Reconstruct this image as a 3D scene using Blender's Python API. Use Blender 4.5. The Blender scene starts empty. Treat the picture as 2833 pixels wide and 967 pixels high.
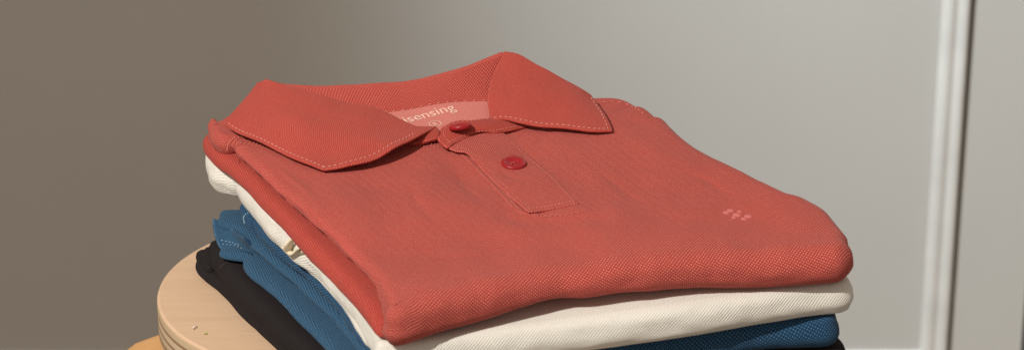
import bpy, math, random
import numpy as np
from mathutils import Vector, noise
random.seed(7)
D = bpy.data
scene = bpy.context.scene
C = scene.collection

# ------------------------------------------------------------------ camera
W0, H0 = 2833.0, 967.0
TH = math.radians(24.0)
FPX = 7870.0
TGT = Vector((0, 0, 0.06)); DIST = 1.5
CAM = TGT + DIST * Vector((0, -math.cos(TH), math.sin(TH)))
FW = Vector((0, math.cos(TH), -math.sin(TH))); UPV = Vector((0, math.sin(TH), math.cos(TH))); RT = Vector((1, 0, 0))
cd = D.cameras.new('camera'); cam = D.objects.new('camera', cd); C.objects.link(cam)
cam.location = CAM; cam.rotation_euler = (math.radians(90) - TH, 0, 0)
cd.sensor_width = 36; cd.lens = FPX * 36 / W0; cd.clip_start = 0.05; cd.clip_end = 100
cd.dof.use_dof = True; cd.dof.focus_distance = 1.49; cd.dof.aperture_fstop = 13
scene.camera = cam
scene.view_settings.view_transform = 'Standard'; scene.view_settings.look = 'None'
scene.view_settings.exposure = 0; scene.view_settings.gamma = 1

def U(px, py, z):
    """point at height z seen at this place of the photograph"""
    d = FW + RT * ((px - W0/2) / FPX) - UPV * ((py - H0/2) / FPX)
    t = (z - CAM.z) / d.z
    return CAM + d * t

ANG = math.radians(18.9)
AX = Vector((math.cos(ANG), math.sin(ANG), 0)); BX = Vector((-math.sin(ANG), math.cos(ANG), 0))
O2 = U(1083, 946, 0.055); O2.z = 0
def ab(p):
    q = Vector((p[0]-O2.x, p[1]-O2.y, 0)); return q.dot(AX), q.dot(BX)
def from_ab(a, b, z=0):
    p = O2 + AX*a + BX*b; return Vector((p.x, p.y, z))
def sstep(e0, e1, x):
    t = max(0.0, min(1.0, (x-e0)/(e1-e0))); return t*t*(3-2*t)
def lerp(a, b, t): return a + (b-a)*t
def slope(b): return sstep(-0.03, 0.25, b)

# ------------------------------------------------------------------ curves
def resample(pts, n):
    pts = [Vector(p) for p in pts]
    if len(pts) == 2: return [pts[0].lerp(pts[1], i/(n-1)) for i in range(n)]
    dense = []
    m = len(pts)
    for i in range(m-1):
        p0 = pts[i-1] if i > 0 else pts[0]*2-pts[1]
        p1, p2 = pts[i], pts[i+1]
        p3 = pts[i+2] if i+2 < m else pts[-1]*2-pts[-2]
        for k in range(16):
            t = k/16.0; t2 = t*t; t3 = t2*t
            dense.append(0.5*((2*p1)+(p2-p0)*t+(2*p0-5*p1+4*p2-p3)*t2+(3*p1-p0-3*p2+p3)*t3))
    dense.append(pts[-1])
    cum = [0]
    for i in range(1, len(dense)): cum.append(cum[-1]+(dense[i]-dense[i-1]).length)
    out = []; j = 0
    for i in range(n):
        s = cum[-1]*i/(n-1)
        while j < len(cum)-2 and cum[j+1] < s: j += 1
        t = (s-cum[j])/max(1e-12, cum[j+1]-cum[j])
        out.append(dense[j].lerp(dense[j+1], max(0, min(1, t))))
    return out

def coons(bot, top, lef, rig):
    """bot/top: lists of nu; lef/rig: lists of nv (bottom to top). returns grid[v][u]"""
    nu, nv = len(bot), len(lef); g = []
    for j in range(nv):
        v = j/(nv-1); row = []
        for i in range(nu):
            u = i/(nu-1)
            p = bot[i]*(1-v)+top[i]*v+lef[j]*(1-u)+rig[j]*u - (bot[0]*(1-u)*(1-v)+bot[-1]*u*(1-v)+top[0]*(1-u)*v+top[-1]*u*v)
            row.append(p)
        g.append(row)
    return g

# ------------------------------------------------------------------ mesh output
def mesh_obj(name, verts, faces, mat, parent=None, uvs=None, smooth=True):
    me = D.meshes.new(name); me.from_pydata([tuple(v) for v in verts], [], faces); me.update()
    if uvs is not None:
        ul = me.uv_layers.new(name='UVMap'); buf = []
        for lp in me.loops:
            u = uvs[lp.vertex_index]; buf += [u[0], u[1]]
        ul.data.foreach_set('uv', buf)
    if smooth: me.polygons.foreach_set('use_smooth', [True]*len(me.polygons))
    me.materials.append(mat)
    o = D.objects.new(name, me); C.objects.link(o)
    if parent is not None: o.parent = parent
    return o

class MB:
    def __init__(s): s.v = []; s.f = []; s.uv = []
    def add(s, vs, fs, uvs=None):
        o = len(s.v); s.v += [Vector(v) for v in vs]; s.f += [tuple(i+o for i in f) for f in fs]
        s.uv += uvs if uvs else [(0, 0)]*len(vs)
    def build(s, name, mat, parent=None, smooth=True): return mesh_obj(name, s.v, s.f, mat, parent, s.uv, smooth)

def tube(mb, pts, r, k=8, caps=True):
    n = len(pts); rings = []; vs = []; fs = []; uv = []
    L = 0
    for i, p in enumerate(pts):
        t = (pts[min(n-1, i+1)]-pts[max(0, i-1)]).normalized()
        s = t.cross(Vector((0, 0, 1)))
        if s.length < 1e-4: s = t.cross(Vector((1, 0, 0)))
        s.normalize(); q = s.cross(t)
        if i: L += (p-pts[i-1]).length
        rr = r(i/(n-1)) if callable(r) else r
        for j in range(k):
            a = 2*math.pi*j/k
            vs.append(p+(s*math.cos(a)+q*math.sin(a))*rr); uv.append((L, rr*a))
    for i in range(n-1):
        for j in range(k):
            fs.append((i*k+j, i*k+(j+1) % k, (i+1)*k+(j+1) % k, (i+1)*k+j))
    if caps:
        fs.append(tuple(range(k))[::-1]); fs.append(tuple((n-1)*k+j for j in range(k)))
    mb.add(vs, fs, uv)

# ------------------------------------------------------------------ materials
def new_mat(name):
    m = D.materials.new(name); m.use_nodes = True
    nt = m.node_tree; nt.nodes.clear()
    out = nt.nodes.new('ShaderNodeOutputMaterial'); b = nt.nodes.new('ShaderNodeBsdfPrincipled')
    nt.links.new(b.outputs[0], out.inputs[0]); return m, nt, b
def N(nt, t, **kw):
    n = nt.nodes.new(t)
    for k, v in kw.items(): setattr(n, k, v)
    return n
def M(nt, op, a, b=None, c=None):
    n = nt.nodes.new('ShaderNodeMath'); n.operation = op
    for i, x in enumerate((a, b, c)):
        if x is None: continue
        if isinstance(x, (int, float)): n.inputs[i].default_value = x
        else: nt.links.new(x, n.inputs[i])
    return n.outputs[0]
def mixc(nt, fac, a, b, mode='MIX'):
    n = nt.nodes.new('ShaderNodeMix'); n.data_type = 'RGBA'; n.blend_type = mode
    for idx, x in ((0, fac), (6, a), (7, b)):
        if isinstance(x, (int, float)): n.inputs[idx].default_value = x
        elif isinstance(x, tuple): n.inputs[idx].default_value = (*x, 1)
        else: nt.links.new(x, n.inputs[idx])
    return n.outputs[2]

def fabric(name, base, dark, dot, pu, pv, dotamt=1.0, thr=0.35, sheen=0.06, bump=0.6, mode='dots', coarse=False):
    m, nt, bs = new_mat(name)
    uvn = N(nt, 'ShaderNodeUVMap'); uvn.uv_map = 'UVMap'
    geo = N(nt, 'ShaderNodeTexCoord')
    nz = N(nt, 'ShaderNodeTexNoise'); nz.inputs['Scale'].default_value = 260; nz.inputs['Detail'].default_value = 2
    nt.links.new(geo.outputs['Object'], nz.inputs['Vector'])
    nbig = N(nt, 'ShaderNodeTexNoise'); nbig.inputs['Scale'].default_value = 14; nbig.inputs['Detail'].default_value = 4
    nt.links.new(geo.outputs['Object'], nbig.inputs['Vector'])
    nfine = N(nt, 'ShaderNodeTexNoise'); nfine.inputs['Scale'].default_value = 1500; nfine.inputs['Detail'].default_value = 1
    nt.links.new(geo.outputs['Object'], nfine.inputs['Vector'])
    sx = N(nt, 'ShaderNodeSeparateXYZ'); nt.links.new(uvn.outputs[0], sx.inputs[0])
    w = M(nt, 'MULTIPLY', M(nt, 'SUBTRACT', nz.outputs['Fac'], 0.5), 0.0007)
    u = M(nt, 'ADD', sx.outputs[0], w); v = M(nt, 'ADD', sx.outputs[1], w)
    if mode == 'dots':
        cu = M(nt, 'COSINE', M(nt, 'MULTIPLY', u, math.pi/pu*1.0)); cv = M(nt, 'COSINE', M(nt, 'MULTIPLY', v, math.pi/pv))
        pr = M(nt, 'MULTIPLY', cu, cv)          # offset lattice of stitches
    else:
        cu = M(nt, 'ABSOLUTE', M(nt, 'SINE', M(nt, 'MULTIPLY', u, math.pi/pu))); cv = M(nt, 'ABSOLUTE', M(nt, 'SINE', M(nt, 'MULTIPLY', v, math.pi/pv)))
        pr = M(nt, 'SUBTRACT', 1.0, M(nt, 'MULTIPLY', cu, cv))
        pr = M(nt, 'MULTIPLY', pr, 0.8)
    mr = N(nt, 'ShaderNodeMapRange'); mr.interpolation_type = 'SMOOTHSTEP'
    mr.inputs[1].default_value = thr; mr.inputs[2].default_value = min(1.0, thr+0.4)
    nt.links.new(pr, mr.inputs[0])
    dotf = M(nt, 'MULTIPLY', mr.outputs[0], M(nt, 'MULTIPLY', M(nt, 'ADD', nfine.outputs['Fac'], 0.35), dotamt))
    if coarse:
        at = N(nt, 'ShaderNodeAttribute'); at.attribute_name = 'coarse'
        cf = at.outputs['Fac']
        dotf = M(nt, 'MULTIPLY', dotf, M(nt, 'ADD', M(nt, 'MULTIPLY', cf, 0.88), 0.12))
        p2 = M(nt, 'MULTIPLY', M(nt, 'COSINE', M(nt, 'MULTIPLY', u, math.pi/0.00074)), M(nt, 'COSINE', M(nt, 'MULTIPLY', v, math.pi/0.00078)))
        nsp = N(nt, 'ShaderNodeTexNoise'); nsp.inputs['Scale'].default_value = 1700; nsp.inputs['Detail'].default_value = 3
        nt.links.new(geo.outputs['Object'], nsp.inputs['Vector'])
        d2 = M(nt, 'MULTIPLY', M(nt, 'GREATER_THAN', p2, 0.30), M(nt, 'MULTIPLY', M(nt, 'ADD', M(nt, 'MULTIPLY', nsp.outputs['Fac'], 1.2), -0.1), M(nt, 'SUBTRACT', 0.62, M(nt, 'MULTIPLY', cf, 0.62))))
        dotf = M(nt, 'ADD', dotf, d2)
    # fine knit lines between
    kl = M(nt, 'ADD', M(nt, 'MULTIPLY', M(nt, 'SINE', M(nt, 'MULTIPLY', u, 2*math.pi/(pu*0.5))), 0.5), 0.5)
    f1 = M(nt, 'ADD', M(nt, 'MULTIPLY', kl, 0.35), M(nt, 'MULTIPLY', nfine.outputs['Fac'], 0.75))
    col = mixc(nt, f1, dark, base)
    tone = M(nt, 'ADD', M(nt, 'MULTIPLY', nbig.outputs['Fac'], 0.26), 0.87)
    tc = N(nt, 'ShaderNodeCombineColor')
    for i in range(3): nt.links.new(tone, tc.inputs[i])
    col = mixc(nt, 1.0, col, tc.outputs[0], 'MULTIPLY')
    cl = N(nt, 'ShaderNodeClamp'); nt.links.new(dotf, cl.inputs[0])
    col = mixc(nt, cl.outputs[0], col, dot)
    nt.links.new(col, bs.inputs['Base Color'])
    bs.inputs['Roughness'].default_value = 0.9
    bs.inputs['Specular IOR Level'].default_value = 0.15
    bs.inputs['Sheen Weight'].default_value = sheen; bs.inputs['Sheen Roughness'].default_value = 0.5
    hgt = M(nt, 'ADD', M(nt, 'MULTIPLY', pr, 0.5), M(nt, 'MULTIPLY', nfine.outputs['Fac'], 0.5))
    bp = N(nt, 'ShaderNodeBump'); bp.inputs['Strength'].default_value = bump; bp.inputs['Distance'].default_value = 0.0005
    nt.links.new(hgt, bp.inputs['Height']); nt.links.new(bp.outputs[0], bs.inputs['Normal'])
    return m

RED = (0.475, 0.068, 0.047); REDD = (0.25, 0.026, 0.019); PINK = (0.78, 0.34, 0.31)
m_red = fabric('red_pique', RED, REDD, PINK, 0.00105, 0.00085, 1.0, 0.42, coarse=True)
m_redc = fabric('red_pique_reverse', (0.50, 0.078, 0.057), (0.34, 0.040, 0.030), PINK, 0.00085, 0.00080, 0.6, 0.40)
m_redf = fabric('red_collar_cloth', RED, (0.28, 0.030, 0.022), (0.68, 0.22, 0.19), 0.00062, 0.00058, 0.7, 0.34)
m_redk = fabric('red_side_knit', (0.34, 0.036, 0.026), (0.24, 0.019, 0.014), (0.58, 0.13, 0.10), 0.0011, 0.0009, 0.95, 0.42, mode='grid')
m_pinkp = fabric('printed_neck_cloth', (0.64, 0.20, 0.17), (0.48, 0.11, 0.09), (0.78, 0.42, 0.38), 0.00085, 0.0008, 0.8, 0.3)
m_cream = fabric('cream_pique', (0.79, 0.76, 0.70), (0.69, 0.66, 0.60), (0.85, 0.81, 0.74), 0.00095, 0.0008, 0.6, 0.3, bump=0.75)
m_blue = fabric('blue_pique', (0.013, 0.057, 0.128), (0.007, 0.032, 0.078), (0.15, 0.28, 0.40), 0.0011, 0.0010, 0.75, 0.45)
m_bluek = fabric('blue_side_knit', (0.012, 0.050, 0.112), (0.006, 0.027, 0.064), (0.085, 0.19, 0.30), 0.0011, 0.0009, 0.9, 0.42, mode='grid')
m_black = fabric('black_pique', (0.018, 0.014, 0.015), (0.010, 0.008, 0.009), (0.06, 0.052, 0.052), 0.0009, 0.0008, 0.5, 0.45, sheen=0.0)

def plain(name, col, rough=0.8, spec=0.3, **kw):
    m, nt, b = new_mat(name)
    tcn = N(nt, 'ShaderNodeTexCoord'); nz = N(nt, 'ShaderNodeTexNoise'); nz.inputs['Scale'].default_value = kw.get('ns', 900)
    nt.links.new(tcn.outputs['Object'], nz.inputs['Vector'])
    a = tuple(c*0.85 for c in col); bb = tuple(min(1, c*1.12) for c in col)
    nt.links.new(mixc(nt, nz.outputs['Fac'], a, bb), b.inputs['Base Color'])
    b.inputs['Roughness'].default_value = rough; b.inputs['Specular IOR Level'].default_value = spec
    return m, nt, b
m_stitch, _, _ = plain('pink_thread', (0.64, 0.19, 0.155))
m_estitch, _, _ = plain('pale_edge_thread', (0.74, 0.32, 0.28))
m_rthread, _, _ = plain('red_thread', (0.40, 0.06, 0.05))
m_bstitch, _, _ = plain('pale_blue_thread', (0.30, 0.46, 0.58))
m_kstitch, _, _ = plain('grey_thread', (0.07, 0.065, 0.07))
m_cord, _, _ = plain('cream_tape', (0.76, 0.66, 0.50))
m_print, _, _ = plain('cream_print', (0.82, 0.54, 0.45))
m_logo, _, _ = plain('pink_embroidery', (0.58, 0.16, 0.15))
m_button, _, bb_ = plain('red_button', (0.31, 0.012, 0.017), 0.36, 0.35)
bb_.inputs['Subsurface Weight'].default_value = 0.15; bb_.inputs['Subsurface Radius'].default_value = (0.004, 0.001, 0.001); bb_.inputs['Subsurface Scale'].default_value = 1.0

# ------------------------------------------------------------------ red shirt height field
RZ0 = 0.053
def zred0(x, y):
    a, b = ab((x, y))
    return 0.0735 + 0.0105*slope(b)
CREASES = []   # (list of (x,y)), width, depth
def crease(pts, width, depth):
    q = [U(px, py, 0.078) for px, py in pts]
    CREASES.append(([(p.x, p.y) for p in q], width, depth))
def seg_dist(x, y, pl):
    best = 1e9; tt = 0; n = len(pl)-1
    for i in range(n):
        ax, ay = pl[i]; bx, by = pl[i+1]; dx, dy = bx-ax, by-ay
        t = ((x-ax)*dx+(y-ay)*dy)/(dx*dx+dy*dy+1e-12); t = 0 if t < 0 else 1 if t > 1 else t
        d = (x-ax-dx*t)**2+(y-ay-dy*t)**2
        if d < best: best = d; tt = (i+t)/n
    return math.sqrt(best), tt
crease([(1480, 604), (1560, 612), (1650, 596), (1700, 570)], 0.006, -0.0011)
crease([(1370, 588), (1430, 606), (1500, 618)], 0.005, -0.0009)
crease([(1640, 600), (1690, 575), (1730, 530)], 0.008, 0.0009)
crease([(1640, 420), (1760, 500), (1900, 640)], 0.016, -0.0012)
crease([(1560, 640), (1800, 660), (2050, 640)], 0.020, 0.0012)
crease([(1000, 640), (1180, 660), (1330, 625)], 0.016, -0.0010)
crease([(860, 500), (980, 600), (1060, 700)], 0.016, 0.0014)
crease([(1100, 470), (1200, 540), (1330, 620)], 0.014, 0.0012)
crease([(1950, 470), (2080, 560), (2200, 640)], 0.014, -0.0012)
crease([(1700, 380), (1850, 430), (1990, 500)], 0.010, 0.0009)
crease([(1560, 470), (1650, 560), (1690, 640)], 0.008, -0.0008)
crease([(1190, 430), (1280, 480), (1370, 560)], 0.006, -0.0008)
for k in range(4):
    crease([(1690+12*k, 330-11*k), (1740+12*k, 312-9*k), (1790+6*k, 300-6*k)], 0.0022, -0.0009)
crease([(1665, 272), (1720, 275), (1765, 292), (1800, 318)], 0.0035, 0.0013)
crease([(640, 430), (632, 395), (664, 376), (720, 380)], 0.0022, 0.0014)
crease([(1090, 870), (1300, 800), (1500, 770), (1700, 730)], 0.02, 0.0010)
random.seed(11)
for pts, w_c, d_c in (
    ([(1255, 470), (1290, 520), (1350, 575)], 0.0026, -0.0006), ([(1640, 470), (1700, 500), (1790, 560)], 0.0030, -0.0006),
    ([(760, 470), (830, 520), (900, 600)], 0.0028, 0.0007), ([(920, 620), (960, 680), (1010, 760)], 0.0030, -0.0007),
    ([(1180, 700), (1330, 690), (1450, 660)], 0.0034, -0.0005), ([(1480, 425), (1500, 395), (1530, 375)], 0.0020, -0.0005),
    ([(1385, 480), (1410, 500), (1455, 508)], 0.0016, -0.0004), ([(1475, 470), (1500, 490), (1540, 490)], 0.0018, 0.0004),
    ([(2010, 690), (2130, 672), (2250, 650)], 0.0034, -0.0006), ([(1700, 730), (1850, 715), (1960, 700)], 0.0034, 0.0005),
    ([(1130, 500), (1150, 560), (1200, 610)], 0.0026, -0.0005), ([(1890, 470), (1960, 490), (2040, 540)], 0.0026, -0.0006)):
    crease(pts, w_c, d_c)
def wrinkle(x, y):
    z = 0.0020*noise.noise(Vector((x*16, y*16, 3.1))) + 0.0011*noise.noise(Vector((x*45, y*45, 7.7))) + 0.00022*noise.noise(Vector((x*110, y*110, 1.7)))
    for pl, w, d in CREASES:
        ds, t = seg_dist(x, y, pl)
        if ds < 3*w: z += d*math.exp(-(ds/w)**2)*math.sin(math.pi*min(1, max(0, t)))
    return z
def zred(x, y): return zred0(x, y) + wrinkle(x, y)
def on(px, py, dz=0.0, fz=None):
    fz = fz or zred0
    z = 0.078
    for _ in range(7):
        p = U(px, py, z); z = fz(p.x, p.y) + dz
    return U(px, py, z)
def P3(t):  # (px,py,dz) -> world
    return on(t[0], t[1], t[2])

# ------------------------------------------------------------------ padded cloth layers
def pad(name, left, near, right, far, zt, zb, mat, parent, ro=(0.006, 0.010, 0.007, 0.006), nu=90, nv=90, K=9,
        round_it=6, wob=0.0006, top_wr=None, seed=0, expo=1.0, adj=0.6, low=0.42):
    """left: near->far, near: left->right, right: near->far, far: left->right. XY world points. closed rounded layer of cloth"""
    def flat(l): return [Vector((p[0], p[1], 0)) for p in l]
    Lr = resample(flat(left), nv); Nr = resample(flat(near), nu); Rr = resample(flat(right), nv); Fr = resample(flat(far), nu)
    # make corners agree
    loop = []; ros = []
    for i in range(nu-1): loop.append(Nr[i]); ros.append(ro[1])
    for j in range(nv-1): loop.append(Rr[j]); ros.append(ro[2])
    for i in range(nu-1, 0, -1): loop.append(Fr[i]); ros.append(ro[3])
    for j in range(nv-1, 0, -1): loop.append(Lr[j]); ros.append(ro[0])
    n = len(loop)
    for _ in range(10): ros = [(ros[i-1]+2*ros[i]+ros[(i+1) % n])/4 for i in range(n)]
    for _ in range(round_it):
        loop = [loop[i]*0.5+(loop[i-1]+loop[(i+1) % n])*0.25 for i in range(n)]
    def normals(lp):
        ns = []
        for i in range(n):
            t = lp[(i+1) % n]-lp[i-1]; t.normalize(); ns.append(Vector((t.y, -t.x, 0)))
        for _ in range(4):
            ns = [(ns[i-1]+ns[i]*2+ns[(i+1) % n]).normalized() for i in range(n)]
        return ns
    ns = normals(loop)
    ins = []
    for i in range(n):
        w = 3; d1 = ns[(i+w) % n]-ns[i-w]; ds = (loop[(i+w) % n]-loop[i-w]).length
        kk = d1.length/max(ds, 1e-9)
        ins.append(min((1-adj)*ros[i], 0.55/max(kk, 1e-6)))
    ins = [min(ins[(i+k) % n] for k in range(-6, 7)) for i in range(n)]
    for _ in range(30): ins = [ins[i]*0.5+(ins[i-1]+ins[(i+1) % n])*0.25 for i in range(n)]
    inn = [loop[i]-ns[i]*ins[i] for i in range(n)]
    for _ in range(2): inn = [inn[i]*0.5+(inn[i-1]+inn[(i+1) % n])*0.25 for i in range(n)]
    bot = inn[0:nu]; rig = inn[nu-1:nu-1+nv]; top = inn[nu-1+nv-1:nu-1+nv-1+nu][::-1]
    lef = [inn[0]]+inn[2*nu+nv-3:][::-1]
    lef = lef[:nv]
    if len(lef) < nv: lef.append(top[0])
    lef[-1] = top[0]
    g = coons(bot, top, lef, rig)
    ga = np.array([[(p.x, p.y) for p in rw] for rw in g])
    for _ in range(1500):
        ga[1:-1, 1:-1] = 0.25*(ga[:-2, 1:-1]+ga[2:, 1:-1]+ga[1:-1, :-2]+ga[1:-1, 2:])
    g = [[Vector((c[0], c[1], 0)) for c in rw] for rw in ga.tolist()]
    verts = []; faces = []; uvs = []
    for j in range(nv):
        for i in range(nu):
            p = g[j][i]; z = zt(p.x, p.y)
            if top_wr: z += top_wr(p.x, p.y)
            verts.append(Vector((p.x, p.y, z))); uvs.append(ab(p))
    for j in range(nv-1):
        for i in range(nu-1):
            faces.append((j*nu+i, j*nu+i+1, (j+1)*nu+i+1, (j+1)*nu+i))
    idx = [i for i in range(nu-1)] + [j*nu+nu-1 for j in range(nv-1)] + [(nv-1)*nu+i for i in range(nu-1, 0, -1)] + [j*nu for j in range(nv-1, 0, -1)]
    prev = idx; ring = []
    for k in range(1, K+1):
        phi = math.pi/2 - math.pi*k/K
        cur = []
        for i in range(n):
            b0 = verts[idx[i]]; nn = ns[i]
            zt_ = b0.z; zb_ = zb(b0.x, b0.y); zb_ = min(zb_, zt_-0.002)
            h = zt_-zb_
            wv = wob*(noise.noise(Vector((b0.x*40+seed, b0.y*40, k*0.35)))+0.6*noise.noise(Vector((b0.x*110+seed, b0.y*110, k*0.6))))
            c = max(0, math.cos(phi))**expo; s = math.sin(phi)
            out = (ins[i]+adj*ros[i])*c+wv*c
            p = Vector((b0.x, b0.y, 0))+nn*out
            zc_ = zb_+h*low
            z = zc_+(h*(1-low)*s if s > 0 else h*low*s)
            verts.append(Vector((p.x, p.y, z)))
            arc = (ros[i]+h/2)/2*math.pi*k/K*1.0
            e = ab(Vector((b0.x, b0.y, 0))+nn*arc); uvs.append(e); cur.append(len(verts)-1)
        for i in range(n):
            j2 = (i+1) % n
            faces.append((prev[i], cur[i], cur[j2], prev[j2]))
        prev = cur
    faces.append(tuple(prev[::-1]))
    return mesh_obj(name, verts, faces, mat, parent, uvs)

# cloth sheets given by four edges in (px, py, dz above the red shirt)
def sheet_pts(bot, top, lef, rig, nu, nv, bulge=0.0, wr=0.0003, seed=0):
    def rs(l, n): return resample([Vector(t) for t in l], n)
    g = coons(rs(bot, nu), rs(top, nu), rs(lef, nv), rs(rig, nv))
    ga = np.array([[tuple(p) for p in rw] for rw in g])
    for _ in range(150):
        ga[1:-1, 1:-1] = 0.25*(ga[:-2, 1:-1]+ga[2:, 1:-1]+ga[1:-1, :-2]+ga[1:-1, 2:])
    g = [[Vector(c) for c in rw] for rw in ga.tolist()]
    out = []
    for j in range(nv):
        row = []
        for i in range(nu):
            t = g[j][i]; u = i/(nu-1); v = j/(nv-1)
            dz = t.z + bulge*math.sin(math.pi*u)*math.sin(math.pi*v)
            p = on(t.x, t.y, dz)
            p.z += wr*noise.noise(Vector((p.x*60+seed, p.y*60, p.z*60)))*2
            row.append(p)
        out.append(row)
    return out
def grid_normals(g):
    nv, nu = len(g), len(g[0]); ns = []
    for j in range(nv):
        r = []
        for i in range(nu):
            du = g[j][min(nu-1, i+1)]-g[j][max(0, i-1)]; dv = g[min(nv-1, j+1)][i]-g[max(0, j-1)][i]
            nn = du.cross(dv)
            if nn.length < 1e-14: nn = Vector((0, 0, 1))
            nn.normalize()
            r.append(nn)
        ns.append(r)
    for cj, dj in ((0, 1), (nv-1, -1)):
        for ci, di in ((0, 1), (nu-1, -1)):
            ref = ns[cj+4*dj][ci+4*di]
            for a in range(4):
                for b in range(4-a): ns[cj+a*dj][ci+b*di] = ref
    return ns
def sheet(name, g, mat, parent, thick=0.0016, rimr=None, flip=False):
    """closed cloth sheet with rounded rim from grid g[v][u]; outward side = du x dv"""
    nv, nu = len(g), len(g[0]); ns = grid_normals(g)
    if flip: ns = [[-n for n in r] for r in ns]
    verts = []; uvs = []; faces = []
    # arc length uv
    cu = [0]; 
    jm = nv//2; im = nu//2
    for i in range(1, nu): cu.append(cu[-1]+(g[jm][i]-g[jm][i-1]).length)
    cv = [0]
    for j in range(1, nv): cv.append(cv[-1]+(g[j][im]-g[j-1][im]).length)
    for j in range(nv):
        for i in range(nu): verts.append(g[j][i]); uvs.append((cu[i], cv[j]))
    nT = nu*nv
    for j in range(nv):
        for i in range(nu): verts.append(g[j][i]-ns[j][i]*thick); uvs.append((cu[i], cv[j]))
    for j in range(nv-1):
        for i in range(nu-1):
            a = j*nu+i
            f = (a, a+1, a+nu+1, a+nu); f2 = (a+nT, a+nu+nT, a+nu+1+nT, a+1+nT)
            if flip: f = f[::-1]; f2 = f2[::-1]
            faces.append(f); faces.append(f2)
    loop = [(0, i) for i in range(nu-1)]+[(j, nu-1) for j in range(nv-1)]+[(nv-1, i) for i in range(nu-1, 0, -1)]+[(j, 0) for j in range(nv-1, 0, -1)]
    n = len(loop); K = 4; prev = [j*nu+i for j, i in loop]; last = [j*nu+i+nT for j, i in loop]
    outs = []
    for q in range(n):
        j, i = loop[q]; j0, i0 = loop[q-1]; j1, i1 = loop[(q+1) % n]
        t = g[j1][i1]-g[j0][i0]; o = t.cross(ns[j][i])
        if flip: o = -o
        outs.append(o.normalized() if o.length > 1e-12 else Vector((0, 0, 0)))
    for q in [0, nu-1, nu-1+nv-1, 2*(nu-1)+nv-1]:
        outs[q] = (outs[q-3]+outs[(q+3) % n]).normalized()
        for w in (-2, -1, 1, 2): outs[(q+w) % n] = (outs[q]+outs[(q+w+(3 if w > 0 else -3)) % n]).normalized()
    r = thick/2 if rimr is None else rimr
    for k in range(1, K):
        cur = []
        for q in range(n):
            j, i = loop[q]; ph = math.pi*k/K
            c = g[j][i]-ns[j][i]*thick/2
            verts.append(c+ns[j][i]*math.cos(ph)*thick/2+outs[q]*math.sin(ph)*r); uvs.append((cu[i]+r*k/K, cv[j]+r*k/K)); cur.append(len(verts)-1)
        for q in range(n):
            q2 = (q+1) % n; f = (prev[q], cur[q], cur[q2], prev[q2]); faces.append(f if not flip else f[::-1])
        prev = cur
    for q in range(n):
        q2 = (q+1) % n; f = (prev[q], last[q], last[q2], prev[q2]); faces.append(f if not flip else f[::-1])
    return mesh_obj(name, verts, faces, mat, parent, uvs)

def stitches(mb, pts, dash=0.0017, gap=0.0011, r=0.00023, lift=0.00015, n=200):
    p = resample(pts, n); cum = [0]
    for i in range(1, n): cum.append(cum[-1]+(p[i]-p[i-1]).length)
    def at(s):
        for i in range(1, n):
            if cum[i] >= s:
                t = (s-cum[i-1])/max(1e-9, cum[i]-cum[i-1]); return p[i-1].lerp(p[i], t)
        return p[-1].copy()
    s = 0.0
    while s+dash < cum[-1]:
        l = dash*random.uniform(0.8, 1.15)
        a, c = at(s), at(min(cum[-1], s+l)); mdl = (a+c)/2
        up = Vector((0, -0.25, 1)).normalized()
        jit = Vector((random.uniform(-1, 1), random.uniform(-1, 1), 0))*0.00008
        tube(mb, [a+up*(lift-r*0.6), mdl+up*(lift+r*0.5)+jit, c+up*(lift-r*0.6)], lambda t: r*(0.6+0.5*math.sin(math.pi*t)), 5)
        s += l+gap*random.uniform(0.8, 1.3)

# ------------------------------------------------------------------ things
def thing(name, label, cat, loc=(0, 0, 0), group=None):
    o = D.objects.new(name, None); C.objects.link(o); o.location = (0, 0, 0)
    o.empty_display_size = 0.02
    o['label'] = label; o['category'] = cat
    if group: o['group'] = group
    return o
def sh(l, da, db=0.0): return [p+AX*da+BX*db for p in l]
def UL(l, z):
    return [U(px, py, z(px, py) if callable(z) else z) for px, py in l]
GROUP = 'folded polo shirts stacked on the stool'

# --------- red shirt
red = thing('polo_shirt', 'coral red folded polo shirt with open collar and red buttons, on top of the stack', 'polo shirt', group=GROUP)
def z_redlow_top(x, y): return zred_b0(x, y)+0.0105
def zred_b0(x, y):
    a, b = ab((x, y)); return RZ0 + 0.012*slope(b)
R_left = UL([(1083, 946)], RZ0+0.002) + UL([(1074, 880), (1058, 838), (1030, 806), (996, 768), (946, 722), (897, 673), (841, 624), (771, 560), (701, 497), (650, 450), (628, 420), (622, 396)],
        lambda px, py: lerp(0.0655, 0.0735, sstep(900, 420, py)))
R_left = [from_ab(0.0040, -0.001), from_ab(0.0035, 0.011), from_ab(0.0045, 0.022)] + sh(R_left[3:], 0.0045)
R_near = UL([(1083, 946), (1125, 940), (1209, 917), (1292, 898), (1376, 878), (1459, 857), (1501, 848), (1543, 841), (1584, 838), (1626, 834), (1710, 821), (1800, 812), (1846, 806), (1936, 797), (2122, 787), (2281, 777), (2313, 774)], RZ0+0.002)
R_right = [from_ab(0.2255, -0.0070), from_ab(0.2300, -0.003), from_ab(0.2312, 0.004)] + UL([(2314, 645), (2255, 588), (2201, 553), (2154, 537), (2113, 514), (2055, 480), (1994, 446), (1943, 419), (1891, 388), (1844, 351), (1803, 311)],
        lambda px, py: lerp(0.0705, 0.083, sstep(675, 300, py)))
R_far = UL([(622, 396), (640, 362), (760, 345), (950, 330), (1200, 305), (1450, 285), (1600, 268), (1659, 263), (1704, 265), (1741, 274), (1775, 289), (1803, 311)],
        lambda px, py: lerp(0.0738, 0.084, sstep(622, 780, px)))
R_far[0] = R_left[-1].copy()
def zbA(x, y):
    a, b = ab((x, y))
    return lerp(RZ0+0.0005, RZ0+0.0130+0.012*slope(b), sstep(0.004, 0.035, b))
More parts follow.
